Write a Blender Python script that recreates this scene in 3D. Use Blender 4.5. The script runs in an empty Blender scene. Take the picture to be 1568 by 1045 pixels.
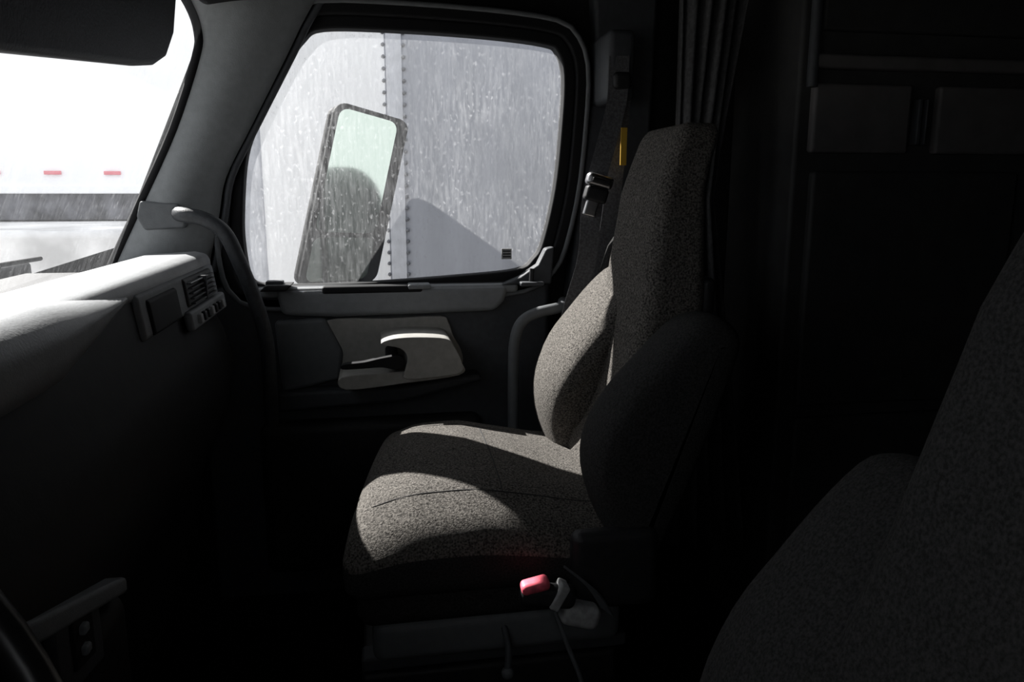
import bpy, bmesh, math, random
from mathutils import Vector
random.seed(3)
S=bpy.context.scene
S.view_settings.view_transform='Standard'
COL=S.collection

# ------------------------------------------------------------ materials
def mat(name,c,rough=.7,spec=.3,noise=0,nscale=60,bump=0,bscale=200,metal=0,stretch=None,c2=None):
    m=bpy.data.materials.new(name); m.use_nodes=True
    nt=m.node_tree; b=nt.nodes['Principled BSDF']
    b.inputs['Base Color'].default_value=(*c,1); b.inputs['Roughness'].default_value=rough
    b.inputs['Specular IOR Level'].default_value=spec; b.inputs['Metallic'].default_value=metal
    tc=nt.nodes.new('ShaderNodeTexCoord'); mp=nt.nodes.new('ShaderNodeMapping')
    nt.links.new(tc.outputs['Object'],mp.inputs['Vector'])
    if stretch: mp.inputs['Scale'].default_value=stretch
    if noise>0 or c2:
        n=nt.nodes.new('ShaderNodeTexNoise'); n.inputs['Scale'].default_value=nscale; n.inputs['Detail'].default_value=5
        nt.links.new(mp.outputs[0],n.inputs['Vector'])
        r=nt.nodes.new('ShaderNodeValToRGB'); r.color_ramp.elements[0].position=.35; r.color_ramp.elements[1].position=.65
        lo=[x*(1-noise) for x in c]; hi=c2 or [min(1,x*(1+noise)) for x in c]
        r.color_ramp.elements[0].color=(*lo,1); r.color_ramp.elements[1].color=(*hi,1)
        nt.links.new(n.outputs['Fac'],r.inputs['Fac']); nt.links.new(r.outputs['Color'],b.inputs['Base Color'])
    if bump>0:
        n2=nt.nodes.new('ShaderNodeTexNoise'); n2.inputs['Scale'].default_value=bscale; n2.inputs['Detail'].default_value=3
        nt.links.new(mp.outputs[0],n2.inputs['Vector'])
        bp=nt.nodes.new('ShaderNodeBump'); bp.inputs['Strength'].default_value=bump; bp.inputs['Distance'].default_value=.003
        nt.links.new(n2.outputs['Fac'],bp.inputs['Height']); nt.links.new(bp.outputs[0],b.inputs['Normal'])
    return m
M={}
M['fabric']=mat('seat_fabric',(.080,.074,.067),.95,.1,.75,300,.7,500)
M['fabric_dark']=mat('seat_fabric_shaded',(.024,.0235,.023),.95,.1,.4,300,.4,400)  # darker copy of the seat fabric, shade put into the colour
M['black']=mat('black_plastic',(.012,.012,.013),.55,.3,.2,80,.2,300)
M['handle']=mat('handle_grip',(.028,.030,.033),.5,.35,.2,80,.2,300)
M['wheel']=mat('steering_wheel_leather',(.02,.02,.02),.32,.5,.1,80)
M['rubber']=mat('rubber_seal',(.006,.006,.007),.7,.2,.1,60)
M['trim']=mat('grey_trim',(.175,.183,.19),.6,.3,.06,60,.2,500)
M['trim_m']=mat('mid_grey_trim',(.10,.105,.11),.6,.3,.06,60,.2,500)
M['pillar']=mat('pillar_trim_vinyl',(.20,.21,.215),.65,.25,.06,60,.2,500)
M['trim_d']=mat('dark_grey_trim',(.045,.048,.053),.6,.3,.1,60,.2,500)
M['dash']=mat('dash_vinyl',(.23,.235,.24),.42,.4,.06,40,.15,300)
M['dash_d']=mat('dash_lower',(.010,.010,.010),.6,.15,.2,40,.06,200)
M['beige']=mat('door_insert',(.24,.233,.218),.65,.3,.08,60,.15,400)
M['shell']=mat('cab_lining',(.012,.012,.013),.8,.2,.2,30,.2,150)
M['paint']=mat('cab_paint',(.06,.062,.07),.35,.5,.1,5)
M['metal']=mat('metal',(.35,.35,.36),.35,.5,.1,80,metal=1)
M['belt']=mat('belt_webbing',(.06,.06,.063),.8,.2,.3,200,.3,400)
M['yellow']=mat('yellow_tag',(.45,.27,.03),.7)
M['red']=mat('red_plastic',(.62,.09,.13),.5,.4,.35,60)
M['white']=mat('label_white',(.30,.30,.30),.6,.3,.2,90)
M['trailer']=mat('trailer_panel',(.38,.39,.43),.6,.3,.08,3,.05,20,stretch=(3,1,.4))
M['trailer_l']=mat('trailer_panel_hazed',(.93,.93,.94),.6,.3,.05,3,.05,20,stretch=(3,1,.4))  # paler front panel tone with the bright window haze put into it
M['trailer_w']=mat('trailer_white',(.95,.95,.95),.6,.3,.02,3)
M['rivet']=mat('rivet_metal',(.13,.135,.15),.5,.4,.2,50)
M['strip']=mat('seam_strip',(.58,.59,.63),.5,.4,.1,20)
M['concrete']=mat('concrete',(.30,.295,.28),.9,.2,.15,4,.2,60)
M['bank']=mat('bank_concrete',(.72,.71,.70),.9,.2,.25,3,.2,60)
M['tape_r']=mat('tape_red',(.75,.25,.28),.5)
M['under']=mat('undercarriage',(.14,.14,.15),.8,.2,.5,6)
M['carpet']=mat('floor_mat',(.012,.012,.013),.9,.1,.3,80,.5,200)
M['curtain']=mat('curtain_cloth',(.07,.07,.072),.9,.1,.2,100,.3,200)
M['cab']=mat('cabinet_laminate',(.038,.038,.038),.6,.2,.15,20)
M['cab_l']=mat('cabinet_door',(.10,.094,.094),.6,.2,.1,20)
M['seam']=mat('seam_thread',(.02,.02,.02),.9)
M['van']=mat('van_paint',(.03,.034,.035),.3,.5,.1,3)
M['vglass']=mat('van_glass',(.01,.012,.014),.1,.5,.1,3)
def mirror_mat():
    m=bpy.data.materials.new('mirror_silver'); m.use_nodes=True; nt=m.node_tree
    b=nt.nodes['Principled BSDF']; b.inputs['Metallic'].default_value=1
    n=nt.nodes.new('ShaderNodeTexNoise'); n.inputs['Scale'].default_value=40; n.inputs['Detail'].default_value=6
    r=nt.nodes.new('ShaderNodeMapRange'); r.inputs['To Min'].default_value=.0; r.inputs['To Max'].default_value=.08
    b.inputs['Base Color'].default_value=(.62,.70,.61,1)
    nt.links.new(n.outputs['Fac'],r.inputs['Value']); nt.links.new(r.outputs[0],b.inputs['Roughness'])
    return m
M['mirror']=mirror_mat()
def glass_mat(name,lo,hi,sx,sp,tint=(.95,.96,.97)):
    m=bpy.data.materials.new(name); m.use_nodes=True; nt=m.node_tree
    for n in list(nt.nodes): nt.nodes.remove(n)
    out=nt.nodes.new('ShaderNodeOutputMaterial')
    tr=nt.nodes.new('ShaderNodeBsdfTransparent'); tr.inputs[0].default_value=(*tint,1)
    tl=nt.nodes.new('ShaderNodeBsdfTranslucent'); tl.inputs[0].default_value=(.8,.82,.85,1)
    df=nt.nodes.new('ShaderNodeBsdfDiffuse'); df.inputs[0].default_value=(.5,.5,.52,1)
    m1=nt.nodes.new('ShaderNodeMixShader'); m1.inputs[0].default_value=.4
    nt.links.new(tl.outputs[0],m1.inputs[1]); nt.links.new(df.outputs[0],m1.inputs[2])
    tc=nt.nodes.new('ShaderNodeTexCoord')
    def nz(scale,det,rough,s=1):
        mp=nt.nodes.new('ShaderNodeMapping'); mp.inputs['Scale'].default_value=scale
        nt.links.new(tc.outputs['Object'],mp.inputs['Vector'])
        n=nt.nodes.new('ShaderNodeTexNoise'); n.inputs['Scale'].default_value=s; n.inputs['Detail'].default_value=det; n.inputs['Roughness'].default_value=rough
        nt.links.new(mp.outputs[0],n.inputs['Vector']); return n.outputs['Fac']
    def mr(v,a,b,c,d):
        r=nt.nodes.new('ShaderNodeMapRange')
        for i,x in zip(('From Min','From Max','To Min','To Max'),(a,b,c,d)): r.inputs[i].default_value=x
        nt.links.new(v,r.inputs['Value']); return r.outputs[0]
    def op(o,a,b):
        q=nt.nodes.new('ShaderNodeMath'); q.operation=o; nt.links.new(a,q.inputs[0]); nt.links.new(b,q.inputs[1]); return q.outputs[0]
    streak=mr(nz(sx,5,.65),.42,.78,.0,.75)
    speck=mr(nz(sp,2,.5),.56,.72,0,1)
    cloud=mr(nz((5,5,5),4,.55),.30,.68,.15,1)
    t=op('MULTIPLY',op('MAXIMUM',streak,speck),cloud)
    fac=mr(t,0,1,lo,hi)
    mx=nt.nodes.new('ShaderNodeMixShader')
    nt.links.new(fac,mx.inputs[0]); nt.links.new(tr.outputs[0],mx.inputs[1]); nt.links.new(m1.outputs[0],mx.inputs[2])
    nt.links.new(mx.outputs[0],out.inputs[0])
    return m
M['glass']=glass_mat('dusty_side_glass',.05,.36,(120,1,16),(130,1,90))
M['wglass']=glass_mat('dusty_windshield',.03,.12,(1,90,14),(1,120,80))

# ------------------------------------------------------------ helpers
def group(name,loc=(0,0,0)):
    e=bpy.data.objects.new(name,None); COL.objects.link(e); e.empty_display_size=.05; return e
def add(name,me,m,parent=None,smooth=True):
    o=bpy.data.objects.new(name,me); COL.objects.link(o)
    if m is not None: me.materials.append(m if not isinstance(m,str) else M[m])
    if smooth:
        for p in me.polygons: p.use_smooth=True
    if parent: o.parent=parent
    return o
def from_py(name,vs,fs,m,parent=None,smooth=True):
    me=bpy.data.meshes.new(name); me.from_pydata([tuple(v) for v in vs],[],fs)
    bm=bmesh.new(); bm.from_mesh(me); bmesh.ops.recalc_face_normals(bm,faces=bm.faces); bm.to_mesh(me); bm.free()
    return add(name,me,m,parent,smooth)
def rbox(name,mn,mx,r,m,parent=None,n=4,deform=None,k=4):
    h=[(mx[i]-mn[i])/2 for i in range(3)]; c=[(mx[i]+mn[i])/2 for i in range(3)]
    r=min(r,min(h)*.999)
    ax=[]
    for i in range(3):
        q=h[i]-r; s=[-q+2*q*j/n for j in range(n+1)]
        e=[q+r*math.tan(math.radians(45)*j/k) for j in range(1,k+1)]
        ax.append([-x for x in reversed(e)]+s+e)
    V={};vs=[];fs=[]
    def vid(p):
        key=tuple(round(x,7) for x in p)
        if key in V: return V[key]
        q=[max(-(h[i]-r),min(h[i]-r,p[i])) for i in range(3)]
        d=Vector([p[i]-q[i] for i in range(3)])
        o=Vector(q)+(d.normalized()*r if d.length>1e-9 else d)
        o=[o[i]+c[i] for i in range(3)]
        if deform: o=deform(*o)
        V[key]=len(vs); vs.append(o); return V[key]
    for a in range(3):
        b,d=(a+1)%3,(a+2)%3
        for sgn in (-1,1):
            A=sgn*h[a]
            for i in range(len(ax[b])-1):
                for j in range(len(ax[d])-1):
                    q=[]
                    for (ii,jj) in ((i,j),(i+1,j),(i+1,j+1),(i,j+1)):
                        p=[0,0,0];p[a]=A;p[b]=ax[b][ii];p[d]=ax[d][jj];q.append(vid(p))
                    fs.append(q)
    return from_py(name,vs,fs,m,parent)
def prism(name,pts,axis,c0,c1,m,parent=None,bevel=.006,seg=3):
    n=len(pts); vs=[]
    for c in (c0,c1):
        for p in pts:
            v=list(p); v.insert(axis,c); vs.append(v)
    fs=[list(range(n)),list(range(2*n-1,n-1,-1))]+[[i,(i+1)%n,n+(i+1)%n,n+i] for i in range(n)]
    o=from_py(name,vs,fs,m,parent)
    if bevel>0:
        b=o.modifiers.new('b','BEVEL'); b.width=bevel; b.segments=seg; b.limit_method='ANGLE'; b.angle_limit=math.radians(30)
    w=o.modifiers.new('w','WEIGHTED_NORMAL'); w.keep_sharp=False
    return o
def cat(pts,n=6,closed=False):
    P=[Vector(p) for p in pts]; out=[]; L=len(P)
    rng=range(L) if closed else range(L-1)
    for i in rng:
        if closed: a,b,c,d=P[i-1],P[i],P[(i+1)%L],P[(i+2)%L]
        else: a,b,c,d=P[max(i-1,0)],P[i],P[i+1],P[min(i+2,L-1)]
        for j in range(n):
            t=j/n; out.append(.5*((2*b)+(c-a)*t+(2*a-5*b+4*c-d)*t*t+(3*b-a-3*c+d)*t**3))
    if not closed: out.append(P[-1])
    return out
def tube(name,pts,r,m,parent=None,closed=False,n=6):
    cu=bpy.data.curves.new(name,'CURVE'); cu.dimensions='3D'; cu.bevel_depth=r; cu.bevel_resolution=4; cu.use_fill_caps=True
    q=cat(pts,n,closed) if n>1 else [Vector(p) for p in pts]
    s=cu.splines.new('POLY'); s.points.add(len(q)-1)
    for i,p in enumerate(q): s.points[i].co=(*p,1)
    s.use_cyclic_u=closed
    o=bpy.data.objects.new(name,cu); COL.objects.link(o); cu.materials.append(M[m])
    dg=bpy.context.evaluated_depsgraph_get(); me=bpy.data.meshes.new_from_object(o.evaluated_get(dg))
    bpy.data.objects.remove(o)
    o2=bpy.data.objects.new(name,me); COL.objects.link(o2)
    for p in me.polygons: p.use_smooth=True
    if parent: o2.parent=parent
    return o2
def ribbon(name,pts,w,th,m,parent=None,wdir=(1,0,0)):
    q=cat(pts,6); W=Vector(wdir).normalized(); vs=[];fs=[]
    for i,p in enumerate(q):
        t=(q[min(i+1,len(q)-1)]-q[max(i-1,0)]).normalized(); nn=t.cross(W).normalized()
        for s1,s2 in ((-1,-1),(1,-1),(1,1),(-1,1)): vs.append(p+W*w/2*s1+nn*th/2*s2)
    for i in range(len(q)-1):
        for k in range(4): fs.append([i*4+k,i*4+(k+1)%4,(i+1)*4+(k+1)%4,(i+1)*4+k])
    fs+= [[0,1,2,3],[len(vs)-4,len(vs)-3,len(vs)-2,len(vs)-1]]
    return from_py(name,vs,fs,m,parent,False)
def offset(P,d):
    out=[];n=len(P)
    area=sum(P[i][0]*P[(i+1)%n][1]-P[(i+1)%n][0]*P[i][1] for i in range(n)); s=1 if area>0 else -1
    for i in range(n):
        t=(P[(i+1)%n]-P[i-1]).normalized(); out.append(Vector((P[i][0]+t[1]*d*s,P[i][1]-t[0]*d*s)))
    return out
def ring(name,A,B,y0,y1,m,parent=None,mid=0):
    n=len(A);vs=[(a[0],y0,a[1]) for a in A]+[(b[0],y0,b[1]) for b in B]+[(b[0],y1,b[1]) for b in B]+[(a[0],y1,a[1]) for a in A]
    fs=[]
    for i in range(n):
        j=(i+1)%n
        for k in range(4): fs.append([k*n+i,k*n+j,((k+1)%4)*n+j,((k+1)%4)*n+i])
    o=from_py(name,vs,fs,m,parent)
    b=o.modifiers.new('b','BEVEL'); b.width=.006; b.segments=3; b.limit_method='ANGLE'; b.angle_limit=math.radians(40)
    o.modifiers.new('w','WEIGHTED_NORMAL')
    return o
def interp(T,z):
    if z<=T[0][0]: return T[0][1]
    for (a,b),(c,d) in zip(T,T[1:]):
        if z<=c:
            t=(z-a)/(c-a); t=t*t*(3-2*t)*.3+t*.7
            return b+(d-b)*t
    return T[-1][1]

# ------------------------------------------------------------ passenger side
G0=[(-.284,.933),(-.308,.955),(-.317,1.02),(-.316,1.099),(-.298,1.236),(-.26,1.326),(-.194,1.445),(-.155,1.500),(-.109,1.527),(.05,1.530),(.269,1.523),(.415,1.510),(.452,1.492),(.469,1.435),(.464,1.307),(.449,1.161),(.419,1.029),(.394,.985),(.351,.957),(.198,.943),(-.032,.930),(-.2,.927)]
G=cat(G0,5,True)
win=group('window_1')
n=len(G)
from_py('glass_pane',[(g[0],1.93,g[1]) for g in offset(G,.01)],[list(range(n))],'glass',win,False)
door=group('door_1')
ring('window_rubber_seal',offset(G,-.004),offset(G,.026),1.900,1.945,'rubber',door)
ring('window_frame',offset(G,.024),offset(G,.064),1.885,1.955,'rubber',door)
tube('frame_edge_bead',[(g[0],1.878,g[1]) for g in offset(G,.052)][::2],.006,'trim_m',door,True,1)
center=Vector((.08,1.22))
def radial(P,ang):
    d=Vector((math.cos(ang),math.sin(ang))); best=0
    for i in range(len(P)):
        a=Vector(P[i])-center; b=Vector(P[(i+1)%len(P)])-center; e=b-a
        den=d.x*e.y-d.y*e.x
        if abs(den)<1e-9: continue
        t=(a.x*e.y-a.y*e.x)/den; u=(a.x*d.y-a.y*d.x)/den
        if t>0 and -1e-6<=u<=1+1e-6: best=max(best,t)
    return center+d*best
OUT=[(-.85,-.05),(2.4,-.05),(2.4,1.9),(-.02,1.9),(-.24,1.62),(-.56,1.0),(-.85,.95)]
Gi=offset(G,.03)
angs=sorted([math.atan2(g[1]-center.y,g[0]-center.x) for g in Gi]+[math.atan2(o[1]-center.y,o[0]-center.x) for o in OUT])
wr=ring('wall_right',[radial(Gi,a) for a in angs],[radial(OUT,a) for a in angs],1.95,1.97,'shell')
wr.modifiers.clear()
for p in wr.data.polygons: p.use_smooth=False
wr.data.materials.append(M['paint'])
for p in wr.data.polygons:
    if p.center.y>1.965: p.material_index=1
rbox('door_base_panel',(-.43,1.885,.12),(.43,1.95,.93),.015,'trim_d',door)
rbox('sill_ledge',(-.29,1.865,.905),(.345,1.95,.928),.01,'trim',door)
prism('belt_trim',[(-.245,.925),(-.23,.862),(-.1,.855),(.285,.86),(.31,.885),(.322,.925)],1,1.86,1.90,'trim',door,.014,5)
rbox('pull_slot',(-.135,1.858,.912),(.105,1.90,.9305),.006,'rubber',door)
rbox('slot_lip',(.07,1.856,.920),(.125,1.92,.932),.004,'trim',door)
prism('switch_plate',[(-.275,.925),(-.215,.925),(-.2,.94),(-.26,.94)],1,1.83,1.9,'black',door,.004)
rbox('window_switch',(-.262,1.845,.936),(-.222,1.875,.948),.004,'trim_d',door)
prism('front_insert',[(-.25,.85),(-.13,.855),(-.09,.77),(-.10,.70),(-.24,.67)],1,1.86,1.9,'trim_m',door,.012,4)
ins=[tuple(p) for p in cat([(-.13,.846),(.02,.848),(.148,.850),(.168,.835),(.180,.80),(.198,.765),(.203,.735),(.185,.722),(.05,.708),(-.075,.698),(-.095,.72),(-.105,.78)],4,True)]
prism('insert_panel',ins,1,1.868,1.9,'beige',door,.008,3)
sc=lambda P,f:[(x*f,1.15-(1.15-z)*f) for x,z in P]
arm=[tuple(p) for p in cat(sc([(.0,.800),(.03,.812),(.09,.814),(.155,.808),(.172,.790),(.190,.755),(.193,.728),(.17,.718),(.06,.712),(.055,.735),(.062,.765),(.045,.788)],.965),4,True)]
prism('arm_rest',arm,1,1.725,1.88,'beige',door,.010,4)
lip=[tuple(p) for p in cat(sc([(-.095,.722),(.0,.728),(.12,.735),(.192,.738),(.185,.715),(.05,.700),(-.085,.690)],.968),4,True)]
prism('arm_rest_lip',lip,1,1.735,1.88,'beige',door,.008,4)
prism('lower_ledge',[(-.25,.680),(.05,.683),(.24,.708),(.25,.69),(.05,.645),(-.25,.63)],1,1.83,1.9,'trim_d',door,.012,4)
rbox('map_pocket',(-.30,1.84,.2),(.25,1.9,.60),.03,'black',door)
lev=[tuple(p) for p in cat([(-.088,.757),(-.04,.757),(0,.758),(.03,.752),(.048,.757),(.052,.772),(.04,.784),(.0,.780),(-.04,.772),(-.085,.768)],4,True)]
prism('latch_lever',lev,1,1.722,1.745,'rubber',door,.005,3)
rbox('latch_pivot',(.01,1.74,.757),(.04,1.87,.782),.010,'rubber',door)
prism('corner_trim',[(.30,.925),(.43,.925),(.437,1.02),(.415,1.015),(.395,.975),(.35,.945)],1,1.862,1.9,'trim_d',door,.006)
tube('lock_knob',[(.375,1.85,.935),(.377,1.85,.967)],.006,'black',door,n=1)
rbox('lock_base',(.345,1.83,.924),(.405,1.87,.935),.004,'trim_d',door)
st=group('window_sticker')
rbox('label',(.312,1.922,.985),(.338,1.9255,1.012),.001,'white',st)
for i in range(3): rbox('print_line',(.315,1.920,.990+.007*i),(.335,1.9225,.993+.007*i),.0005,'black',st,n=1,k=1)

# A pillar trim
A=[(-.418,1.62),(-.376,1.547),(-.361,1.492),(-.369,1.439),(-.428,1.287),(-.508,1.131),(-.554,1.045),(-.586,.983)]
B=[(-.10,1.62),(-.135,1.565),(-.16,1.525),(-.195,1.46),(-.285,1.30),(-.345,1.19),(-.366,1.10),(-.40,.97)]
A=cat(A,4);B=cat(B,4)
vs=[];fs=[]
K=9
for a,b in zip(A,B):
    for k in range(K):
        t=k/(K-1); y=1.83+.05*t-.035*math.sin(math.pi*t)
        vs.append((a[0]+(b[0]-a[0])*t,y,a[1]+(b[1]-a[1])*t))
for i in range(len(A)-1):
    for k in range(K-1): fs.append([i*K+k,i*K+k+1,(i+1)*K+k+1,(i+1)*K+k])
ap=group('a_pillar')
o=from_py('pillar_trim',vs,fs,'pillar',ap); sd=o.modifiers.new('s','SOLIDIFY'); sd.thickness=.02; sd.offset=0
tube('windshield_seal',[(a[0]-.004,1.822,a[1]) for a in A],.010,'rubber',ap,n=1)
prism('outer_post',[(-.60,.98),(-.31,1.62),(-.22,1.62),(-.52,.98)],1,1.85,1.955,'black',ap,.004)
tube('door_weatherstrip',[(b[0]+.018,1.885,b[1]) for b in B],.008,'trim_d',ap,n=1)
gh=group('grab_handle')
tube('tube',[(-.43,1.80,1.108),(-.41,1.745,1.106),(-.363,1.735,1.096),(-.324,1.735,1.066),(-.298,1.74,1.0),(-.272,1.75,.913),(-.255,1.76,.822),(-.255,1.77,.70),(-.26,1.79,.62)],.0165,'handle',gh)
prism('mount_plate',[(-.51,1.135),(-.43,1.128),(-.415,1.10),(-.42,1.075),(-.505,1.07),(-.52,1.10)],1,1.803,1.84,'trim_m',gh,.006)
gh2=group('grab_handle')
tube('tube',[(.46,1.86,.88),(.44,1.80,.876),(.376,1.79,.864),(.338,1.79,.84),(.322,1.79,.79),(.319,1.79,.70),(.319,1.79,.565),(.322,1.82,.50),(.33,1.87,.48)],.014,'trim_m',gh2)
sb=group('seat_belt')
ribbon('webbing',[(.56,1.76,1.46),(.555,1.755,1.36),(.53,1.75,1.26),(.50,1.75,1.14),(.49,1.75,1.0),(.455,1.76,.86),(.43,1.78,.66),(.43,1.82,.35)],.046,.003,'belt',sb,(1,-.25,0))
rbox('height_adjuster',(.535,1.76,1.36),(.60,1.95,1.52),.015,'trim_d',sb)
rbox('guide_bolt_cover',(.545,1.745,1.385),(.59,1.775,1.425),.012,'black',sb)
tt=lambda x,y,z:(.507+(x-.507)*.95+(z-1.16)*.28,y,1.16+(z-1.16)*.95-(x-.507)*.25)
rbox('tongue_body',(.475,1.725,1.165),(.54,1.755,1.195),.010,'metal',sb,deform=tt)
rbox('tongue_slot',(.485,1.72,1.173),(.53,1.73,1.185),.004,'black',sb,deform=tt)
rbox('tongue_blade',(.49,1.73,1.095),(.52,1.742,1.168),.004,'metal',sb,deform=tt)
rbox('tongue_grip',(.48,1.722,1.13),(.535,1.752,1.165),.008,'black',sb,deform=tt)
rbox('warning_tag',(.562,1.738,1.215),(.577,1.742,1.30),.001,'yellow',sb)
ribbon('return_webbing',[(.575,1.77,1.40),(.56,1.80,1.1),(.53,1.85,.8),(.50,1.88,.4)],.04,.003,'belt',sb,(1,-.25,0))
bp=group('b_pillar')
prism('pillar_cover',[(.53,1.70),(.545,1.45),(.515,1.2),(.48,.9),(.47,.1),(.66,.1),(.68,.9),(.70,1.70)],1,1.89,1.95,'trim_d',bp,.012)

# ------------------------------------------------------------ windshield, header, roof, walls
def wx(z): return -.369-.445*(1.443-z)
ws=group('window_2')
z0,z1=.98,1.57
from_py('glass_pane',[(wx(z0)-.012,-.32,z0),(wx(z0)-.012,1.85,z0),(wx(z1)-.012,1.85,z1),(wx(z1)-.012,-.32,z1)],[[0,1,2,3]],'wglass',ws,False)
rbox('center_post',(-.5,.60,.99),(-.48,.63,1.55),.005,'rubber',ws,deform=lambda x,y,z:(x+.49+wx(z),y,z))
hd=group('overhead_header')
prism('header_liner',[(-.345,1.545),(-.22,1.565),(-.06,1.60),(0,1.66),(0,1.715),(-.25,1.715),(-.37,1.565)],1,-.33,1.94,'shell',hd,.01)
P=[(-.61,-.40),(-.30,-.40),(-.30,1.91),(-.42,1.965)]
for k in range(9):
    a=math.radians(83+k*12.1); P.append((-.54+.07*math.cos(a),1.92+.07*math.sin(a)))
prism('added_sun_shade',P,2,1.59,1.615,'paint',hd,.003)  # added roof board out of view, outline shaped to shadow the near cushion
rbox('ceiling',(-.3,-.4,1.72),(2.4,2.0,1.80),.01,'shell')
rbox('floor',(-.85,-.4,-.06),(2.4,2.0,0),.01,'carpet')
rbox('wall_rear',(2.35,-.4,0),(2.42,2.0,1.8),.01,'shell')
wl=ring('wall_left',[radial([(-.10,1.12),(.30,1.12),(.30,1.45),(-.05,1.45)],a) for a in angs],[radial(OUT,a) for a in angs],-.40,-.34,'shell')
wl.modifiers.clear()
rbox('wall_front',(-.88,-.4,-.05),(-.82,2.0,.99),.01,'black')
rbox('cowl',(-.815,-.33,.93),(-.605,1.94,.968),.01,'black')
sv=group('sun_visor')
pv=[(.50,1.25),(.79,1.275),(1.20,1.327),(1.29,1.342),(1.36,1.365),(1.42,1.41),(1.455,1.47),(1.46,1.535),(1.2,1.54),(.5,1.54)]
prism('visor_board',[tuple(p) for p in pv],0,-.345,-.322,'black',sv,.009,4)
tube('pivot_rod',[(-.33,1.40,1.52),(-.32,1.50,1.53),(-.28,1.55,1.55)],.007,'metal',sv)
wp=group('windshield_wiper')
tube('arm',[(-.63,.9,.99),(-.615,1.15,1.02),(-.61,1.36,1.03)],.006,'black',wp)
tube('blade',[(-.615,1.05,1.03),(-.61,1.3,1.035),(-.60,1.5,1.035)],.004,'rubber',wp)

# ------------------------------------------------------------ dashboard
db=group('dashboard')
prof=[(-.60,.985),(-.50,1.005),(-.40,1.008),(-.382,1.004),(-.372,.985),(-.360,.905),(-.34,.86),(-.322,.79),(-.335,.68),(-.40,.55),(-.44,.30),(-.60,.25),(-.60,.92)]
ys=[-.33,.2,.6,.9,1.2,1.5,1.7,1.77,1.80,1.815]
vs=[];fs=[];n=len(prof)
for y in ys:
    for i,(x,z) in enumerate(prof):
        e=max(0,(y-1.74)/.075); sh=.05*e*e
        zz=z-(.02*e*e if z>.9 else 0)
        xx=x-(sh if x>-.5 else 0)
        if x>-.5 and y<1.2 and z<.98 and z>.3: xx+=.02*min(1,(1.2-y)/.5)*(1-abs(z-.8)/.5 if abs(z-.8)<.5 else 0)
        vs.append((xx,y,zz))
for a in range(len(ys)-1):
    for i in range(n): fs.append([a*n+i,a*n+(i+1)%n,(a+1)*n+(i+1)%n,(a+1)*n+i])
fs+=[list(range(n)),list(range(len(vs)-n,len(vs)))]
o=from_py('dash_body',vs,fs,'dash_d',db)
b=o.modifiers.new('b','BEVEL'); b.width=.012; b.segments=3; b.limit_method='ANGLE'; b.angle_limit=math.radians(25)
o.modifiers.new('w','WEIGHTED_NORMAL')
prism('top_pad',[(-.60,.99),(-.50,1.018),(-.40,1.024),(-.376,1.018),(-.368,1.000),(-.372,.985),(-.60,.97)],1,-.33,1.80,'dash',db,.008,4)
def brow(x,y,z):
    s=max(0,min(1,(1.22-y)/.35)); s=s*s*(3-2*s)
    return (x-.03*(1-s),y,1.0+(z-1.0)*(.15+.85*s)+.008*s)
rbox('instrument_brow',(-.50,-.33,.93),(-.335,1.22,1.022),.038,'dash',db,n=10,deform=brow,k=6)
def face(x0,y0,z0,y1,z1,th,name,m,r=.006):
    return rbox(name,(x0,y0,z0),(x0+th,y1,z1),r,m,db,deform=lambda x,y,z:(x-.17*(z-.95)*.8,y,z))
face(-.378,1.23,.925,1.785,.998,.02,'vent_fascia','trim',.009)
face(-.365,1.50,.938,1.735,.992,.012,'vent_bezel','black')
for i in range(5): face(-.357,1.515,.943+.0095*i,1.72,.946+.0095*i,.012,'vent_blade','trim_d',.001)
rbox('vent_rib',(-.36,1.615,.94),(-.343,1.622,.988),.002,'trim_d',db)
face(-.365,1.265,.928,1.44,.985,.012,'radio_panel','rubber')
face(-.362,1.47,.898,1.785,.934,.016,'switch_strip','trim',.006)
for i in range(7): face(-.349,1.51+.035*i,.907,1.528+.035*i,.924,.01,'push_button','white' if i%3==0 else 'black',.002)
cc=group('center_console')
rbox('console_body',(-.50,.56,.05),(-.305,.90,.70),.03,'dash_d',cc)
prism('trim_strip',[(.60,.81),(.875,.715),(.875,.695),(.60,.785)],0,-.325,-.298,'trim',cc,.005)
prism('switch_panel',[(.69,.775),(.80,.735),(.80,.66),(.69,.68)],0,-.32,-.302,'trim_d',cc,.005)
prism('switch_recess',[(.722,.752),(.772,.734),(.772,.684),(.722,.695)],0,-.31,-.299,'rubber',cc,.003)
rbox('rocker_switch',(-.303,.735,.725),(-.293,.748,.735),.003,'trim',cc)
rbox('rocker_switch',(-.303,.735,.703),(-.293,.748,.713),.003,'trim',cc)
sw=group('steering_wheel')
wc=Vector((-.31,.36,.84)); wv=Vector((-.5,0,.866)); wy=Vector((0,1,0)); wn=Vector((.866,0,.5))
tube('rim',[wc+wy*.235*math.cos(t)+wv*.235*math.sin(t) for t in [i*math.pi/24 for i in range(48)]],.017,'wheel',sw,True,1)
for t in (-.6,math.pi+.6,math.pi/2):
    tube('spoke',[wc-wn*.03,wc-wn*.02+(wy*math.cos(t)+wv*math.sin(t))*.12,wc+(wy*math.cos(t)+wv*math.sin(t))*.23],.012,'black',sw)
rbox('hub',(-.37,.29,.76),(-.26,.43,.86),.03,'black',sw)
tube('column',[wc-wn*.03,wc-wn*.20],.035,'black',sw,n=1)

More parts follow.
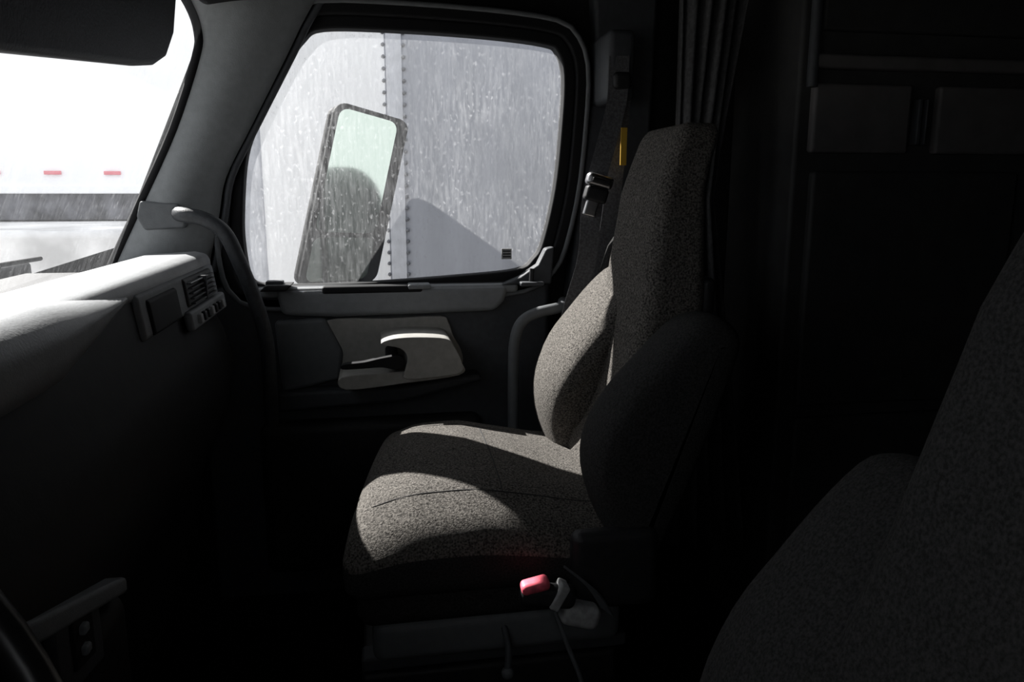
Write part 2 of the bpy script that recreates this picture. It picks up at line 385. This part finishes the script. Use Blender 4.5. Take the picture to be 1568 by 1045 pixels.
# ------------------------------------------------------------ seats
def top_z(x,y):
    u=(y-1.42)/.27
    e=max(0,min(1,(1.27-y)/.12))
    return .628+.022*(1-u*u)-.035*e**1.6+.012*math.sin(max(0,min(1,(x+.07)/.4))*math.pi)-.03*max(0,(x-.15)/.25)
def seat(name,off,fab='fabric',arm=True,fwd=0):
    g=group(name); ox,oy,oz=off
    T=lambda f:(lambda x,y,z:tuple(Vector(f(x,y,z))+Vector(off)))
    def cush(x,y,z):
        t=max(0,min(1,(z-.49)/.13))
        zz=.49+(top_z(x,y)-.49)*((z-.49)/.13)
        xx=x+.13*(y-1.17)*max(0,1-(x+.07)/.3)
        f=max(0,(.03-x)/.10); zz-=.02*f*t
        return (xx,y,zz)
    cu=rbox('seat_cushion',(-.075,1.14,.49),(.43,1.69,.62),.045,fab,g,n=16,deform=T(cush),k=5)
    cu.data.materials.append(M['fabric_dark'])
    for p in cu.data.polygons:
        if p.normal.z<.25: p.material_index=1  # cushion sides take the shaded copy of the fabric
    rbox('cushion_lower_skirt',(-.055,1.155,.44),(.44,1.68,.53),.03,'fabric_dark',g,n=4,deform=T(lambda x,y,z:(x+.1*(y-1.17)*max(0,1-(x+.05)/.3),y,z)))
    def seam(nm,P):
        tube(nm,[(x+.13*(y-1.17)*max(0,1-(x+.07)/.3)+ox,y+oy,top_z(x,y)-.02*max(0,(.03-x)/.10)-.0006+oz) for x,y in P],.0013,'seam',g)
    seam('seam_near',[(-.03+.04*i,1.235) for i in range(11)])
    seam('seam_far',[(.02+.04*i,1.60) for i in range(9)])
    seam('seam_cross',[(.20,1.235+.0365*i) for i in range(11)])
    FT=[(.50,.375),(.63,.386),(.75,.425),(.99,.475),(1.146,.495),(1.27,.535)]
    def back(x,y,z):
        th=.15 if z<.75 else max(.08,.15-(z-.75)*.15)
        w=1 if z<.85 else max(.78,1-(z-.85)*.55)
        return (interp(FT,z)-fwd*(1.27-z)/.7+x*th/.15,1.42+(y-1.42)*w,z)
    rbox('back_rest',(0,1.27,.50),(.15,1.57,1.275),.035,fab,g,n=16,deform=T(back),k=5)
    def shell(x,y,z):
        th=.15 if z<.75 else max(.08,.15-(z-.75)*.15)
        return (interp(FT,z)+th-.01+x,y,z)
    rbox('back_shell',(0,1.29,.50),(.03,1.55,1.0),.014,'black',g,n=10,deform=T(shell))
    W1=[(.40,.53),(.362,.60),(.338,.68),(.345,.75),(.385,.82),(.435,.875),(.49,.93),(.53,.95),(.57,.945),(.595,.915),(.59,.87),(.55,.75),(.50,.62),(.455,.53)]
    W2=[(.40,.53),(.362,.60),(.338,.68),(.340,.76),(.372,.84),(.418,.90),(.47,.96),(.515,.995),(.56,.99),(.595,.95),(.59,.87),(.55,.75),(.50,.62),(.455,.53)]
    for y0,y1,nm,W in ((1.135,1.275,'back_bolster_1',W1),(1.50,1.70,'back_bolster_2',W2)):
        W=[tuple(p) for p in cat(W,3,True)]
        n=len(W); vs=[];fs=[]; L=13
        for l in range(L):
            a=math.pi*l/(L-1); y=(y0+y1)/2-(y1-y0)/2*math.cos(a); s=math.sin(a)**.45 if 0<l<L-1 else 0
            Q=offset([Vector(p) for p in W],-.05*(1-s)) if s<1 else W
            for p in Q:
                yy=y
                if nm[-1]=='2' and arm:
                    q=max(0,min(1,(p[1]-.62)/.22)); yy-=.085*q*q*(3-2*q)*(1.70-y)/.2
                vs.append((p[0]+ox,yy+oy,p[1]+oz))
        for l in range(L-1):
            for i in range(n): fs.append([l*n+i,l*n+(i+1)%n,(l+1)*n+(i+1)%n,(l+1)*n+i])
        fs+=[list(range(n)),list(range((L-1)*n,L*n))]
        from_py(nm,vs,fs,fab if nm[-1]=='2' else 'fabric_dark',g)  # near bolster is coloured with the shaded fabric copy
    if arm: prism('arm_rest_folded',[(x+ox,z+oz) for x,z in [(.45,.80),(.50,.92),(.535,1.03),(.555,1.06),(.585,1.05),(.58,.95),(.53,.80)]],1,1.705+oy,1.745+oy,'fabric_dark',g,.012)
    rbox('recliner_cover',(.30+ox,1.12+oy,.46+oz),(.45+ox,1.16+oy,.60+oz),.018,'black',g)
    rbox('seat_pan',(-.03+ox,1.16+oy,.375+oz),(.40+ox,1.66+oy,.45+oz),.02,'trim_m',g)
    rbox('slide_rail',(-.05+ox,1.19+oy,.345+oz),(.42+ox,1.235+oy,.37+oz),.006,'trim_d',g)
    rbox('slide_rail',(-.05+ox,1.60+oy,.345+oz),(.42+ox,1.645+oy,.37+oz),.006,'trim_d',g)
    rbox('suspension_upper',(-.05+ox,1.18+oy,.28+oz),(.40+ox,1.66+oy,.345+oz),.01,'black',g)
    hz=(.28+oz-.03)/6
    for i in range(6):
        z=.03+hz*i; rbox('bellows_fold',(-.02+ox,1.20+oy,z),(.37+ox,1.64+oy,z+hz),.014,'rubber',g,n=2)
    rbox('base_plate',(-.05+ox,1.18+oy,0),(.40+ox,1.66+oy,.035),.006,'black',g)
    ribbon('buckle_strap',[(.36+ox,1.12+oy,.46+oz),(.33+ox,1.105+oy,.51+oz),(.29+ox,1.10+oy,.55+oz)],.03,.004,'trim_m',g,(.7,0,-.6))
    tilt=lambda cx,cz,a:(lambda x,y,z:(cx+(x-cx)*math.cos(a)+(z-cz)*math.sin(a)+ox,y+oy,cz-(x-cx)*math.sin(a)+(z-cz)*math.cos(a)+oz))
    rbox('buckle_body',(.205,1.085,.49),(.30,1.115,.53),.014,'black',g,deform=tilt(.26,.51,.15))
    rbox('buckle_button',(.208,1.084,.522),(.255,1.112,.542),.008,'red',g,deform=tilt(.23,.53,-.2))
    rbox('buckle_label',(.265,1.082,.49),(.282,1.114,.535),.004,'white',g,deform=tilt(.27,.52,.5))
    rbox('adjust_paddle',(.275,1.09,.447),(.342,1.13,.487),.014,'white',g,deform=tilt(.31,.465,.3))
    tube('air_hose',[(.27+ox,1.12+oy,.47+oz),(.29+ox,1.11+oy,.41+oz),(.315+ox,1.11+oy,.34+oz),(.33+ox,1.11+oy,.26+oz)],.004,'trim_m',g)
    tube('slide_lever',[(.19+ox,1.17+oy,.43+oz),(.195+ox,1.14+oy,.40+oz),(.19+ox,1.12+oy,.37+oz)],.006,'trim_d',g)
    rbox('slide_knob',(.18+ox,1.11+oy,.355+oz),(.2+ox,1.13+oy,.375+oz),.009,'trim_m',g)
    return g
seat('truck_seat',(0,0,0))
seat('truck_seat',(-.05,-1.05,-.085),'fabric_dark',False,.09)  # driver seat uses the shaded fabric copy, its darkness is in the colour

# ------------------------------------------------------------ sleeper
ct=group('sleeper_curtain')
vs=[];fs=[];NX=60
for j in range(14):
    z=.25+1.44*j/13
    for i in range(NX+1):
        u=i/NX; g_=.5+.5*abs(z-1.15)/.6
        vs.append((.70+.17*u*g_,1.74+.035*math.sin(u*30)+.01*math.sin(u*9+z*4),z))
for j in range(13):
    for i in range(NX): fs.append([j*(NX+1)+i,j*(NX+1)+i+1,(j+1)*(NX+1)+i+1,(j+1)*(NX+1)+i])
o=from_py('curtain_panel',vs,fs,'curtain',ct); o.modifiers.new('s','SOLIDIFY').thickness=.003
tube('curtain_rail',[(.66,1.74,1.70),(.90,1.74,1.70)],.008,'metal',ct,n=1)
kb=group('sleeper_cabinet')
rbox('carcass',(.93,1.62,.0),(2.34,1.94,1.71),.01,'cab',kb)
rbox('upper_door',(.97,1.60,1.50),(1.60,1.625,1.68),.008,'cab',kb)
rbox('upper_shelf_lip',(.95,1.59,1.42),(2.3,1.625,1.45),.008,'cab_l',kb)
rbox('cabinet_door',(.96,1.60,1.24),(1.20,1.625,1.39),.008,'cab_l',kb)
rbox('cabinet_door',(1.27,1.60,1.24),(1.6,1.625,1.39),.008,'cab_l',kb)
rbox('handle_slot',(1.215,1.595,1.26),(1.225,1.62,1.36),.003,'trim_d',kb)
rbox('handle_slot',(1.235,1.595,1.26),(1.24,1.62,1.36),.003,'trim_d',kb)
rbox('lower_door',(.97,1.60,.65),(1.5,1.625,1.2),.008,'cab',kb)
rbox('lower_door',(.97,1.60,.1),(1.5,1.625,.62),.008,'cab',kb)
tube('cabinet_post',[(.95,1.60,1.38),(.95,1.60,1.68)],.012,'trim_d',kb,n=1)
bk=group('sleeper_bunk')
rbox('bunk_base',(1.55,-.30,.0),(2.33,1.58,.42),.02,'cab',bk)
rbox('bunk_mattress',(1.53,-.31,.42),(2.33,1.585,.60),.05,'fabric_dark',bk)

# ------------------------------------------------------------ outside
mg=group('side_mirror')
MC=Vector((-.060,2.17,1.145)); az=math.radians(46)
mu=Vector((math.cos(az),math.sin(az),0)); mnn=Vector((math.sin(az),-math.cos(az),.0))
lean=.30
def mp(u,v,w):
    return MC+mu*((u*.95+v*lean*.8)/math.cos(az))+Vector((0,0,1))*(v-.22*u*(.5+v))+mnn*w
def mplate(name,u0,u1,v0,v1,w0,w1,r,m,rc=.03):
    P=[]
    for cx,cy,a0 in ((u1-rc,v1-rc,0),(u0+rc,v1-rc,90),(u0+rc,v0+rc,180),(u1-rc,v0+rc,270)):
        for k in range(6):
            a=math.radians(a0+k*18); P.append((cx+rc*math.cos(a),cy+rc*math.sin(a)))
    n=len(P);vs=[mp(p[0],p[1],w0) for p in P]+[mp(p[0],p[1],w1) for p in P]
    fs=[list(range(n)),list(range(2*n-1,n-1,-1))]+[[i,(i+1)%n,n+(i+1)%n,n+i] for i in range(n)]
    o=from_py(name,vs,fs,m,mg,False)
    if r:
        b=o.modifiers.new('b','BEVEL'); b.width=r; b.segments=3; b.limit_method='ANGLE'; b.angle_limit=math.radians(50)
    return o
mplate('mirror_housing',-.098,.106,-.236,.226,-.025,0,.010,'rubber')
mplate('mirror_rim',-.100,.108,-.240,.230,0,.012,.004,'rubber')
mplate('main_mirror_glass',-.090,.072,-.100,.216,.010,.014,0,'mirror',.025)
mplate('wide_mirror_glass',-.090,.072,-.226,-.112,.010,.016,0,'mirror',.02)
tube('mirror_arm',[mp(-.03,-.2,-.03),(-.10,2.20,.84),(-.14,2.10,.80),(-.16,1.96,.78)],.012,'black',mg)
tube('mirror_arm',[mp(.03,-.2,-.03),(0,2.20,.84),(.02,2.10,.80),(.03,1.96,.78)],.012,'black',mg)

rbox('ground',(-40,-30,-1.3),(40,45,-1.1),.01,'concrete')
tl=group('semi_trailer')
YT=3.1
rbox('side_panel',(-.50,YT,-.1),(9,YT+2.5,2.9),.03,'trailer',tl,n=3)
rbox('front_panel',(-.49,YT-.003,-.1),(.05,YT+.1,2.9),.002,'trailer_l',tl)  # pale overlay, colour carries the haze left of the seam
rbox('seam_strip',(.055,YT-.006,-.1),(.115,YT+.01,2.9),.002,'strip',tl)
rbox('corner_post',(-.52,YT-.01,-.1),(-.42,YT+.1,2.9),.02,'strip',tl)
rbox('seam_strip',(1.28,YT-.006,-.1),(1.34,YT+.01,2.9),.002,'strip',tl)
bm=bmesh.new()
for sx in (.045,.122,1.27,1.35):
    for k in range(66):
        r_=bmesh.ops.create_icosphere(bm,subdivisions=1,radius=.0085)
        bmesh.ops.translate(bm,verts=r_['verts'],vec=(sx,YT-.003,-.05+.044*k))
me=bpy.data.meshes.new('rivets'); bm.to_mesh(me); bm.free(); add('rivets',me,'rivet',tl)
rbox('bottom_rail',(-.5,YT-.015,-.15),(9,YT+.05,.05),.01,'strip',tl)
for x in (6.5,7.8):
    cyl=[(x+.5*math.cos(a),-.6+.5*math.sin(a)) for a in [i*math.pi/14 for i in range(28)]]
    prism('wheel_tire',cyl,1,YT+.05,YT+.35,'rubber',tl,.03)
tube('landing_leg',[(2.2,YT+.3,-.1),(2.2,YT+.3,-1.1)],.06,'metal',tl,n=1)
t2=group('semi_trailer')
rbox('body',(-14,7.0,1.17),(-1.45,9.5,4.0),.03,'trailer_w',t2)
rbox('side_rail',(-14,6.985,1.15),(-1.45,7.1,1.22),.01,'trailer_w',t2)
for i in range(22): rbox('reflective_tape',(-2.1-.46*i-.13,6.975,1.305),(-2.1-.46*i,6.99,1.335),.003,'tape_r',t2,n=1,k=1)
rbox('undercarriage',(-14,7.3,.90),(-1.45,9.3,1.17),.03,'under',t2)
rbox('side_skirt',(-14,7.05,.93),(-1.6,7.1,1.16),.01,'under',t2)
rbox('bounce_bank',(-20,5.2,-1.1),(-1.2,12,.92),.05,'bank')  # made-up raised ground, widened to bounce sun onto the white trailer
vn=group('reflection_van')  # added van, seen only in the mirror, darkens its lower reflection
def vd(x,y,z):
    k=max(0,min(1,(z-.3)/1.2)); return (x+(.9*k*k if x<9 else 0),1.55+(y-1.55)*(1-.18*k*k),z)
rbox('body',(7.2,.45,-.8),(12,2.65,1.5),.35,'van',vn,n=8,deform=vd)
rbox('windshield',(7.95,.75,.35),(8.1,2.35,1.15),.05,'vglass',vn,n=6,deform=lambda x,y,z:(x-.45+.75*(z-.3),y,z))
for y in (.5,2.3):
    for x in (8.2,11):
        prism('wheel',[(x+.36*math.cos(a),-.74+.36*math.sin(a)) for a in [i*math.pi/12 for i in range(24)]],1,y,y+.28,'rubber',vn,.03)
rbox('front_bumper',(7.08,.5,-.7),(7.4,2.6,-.4),.06,'trim_d',vn)

# ------------------------------------------------------------ light
W=bpy.data.worlds.new('world'); S.world=W; W.use_nodes=True
W.node_tree.nodes['Background'].inputs[0].default_value=(.93,.96,1,1)
W.node_tree.nodes['Background'].inputs[1].default_value=1.25
ld=bpy.data.lights.new('sun','SUN'); ld.energy=19; ld.angle=math.radians(.55); ld.color=(1,.97,.93)
lo=bpy.data.objects.new('sun',ld); COL.objects.link(lo)
lo.rotation_euler=Vector((1,-1.02,-1.25)).to_track_quat('-Z','Y').to_euler(); lo.location=(-4,4,6)
cam=bpy.data.cameras.new('camera'); co=bpy.data.objects.new('camera',cam); COL.objects.link(co)
cam.sensor_width=36; cam.lens=26.67; cam.clip_start=.02
co.location=(0,0,1.15); co.rotation_euler=(math.radians(79),0,math.radians(-10))
S.camera=co
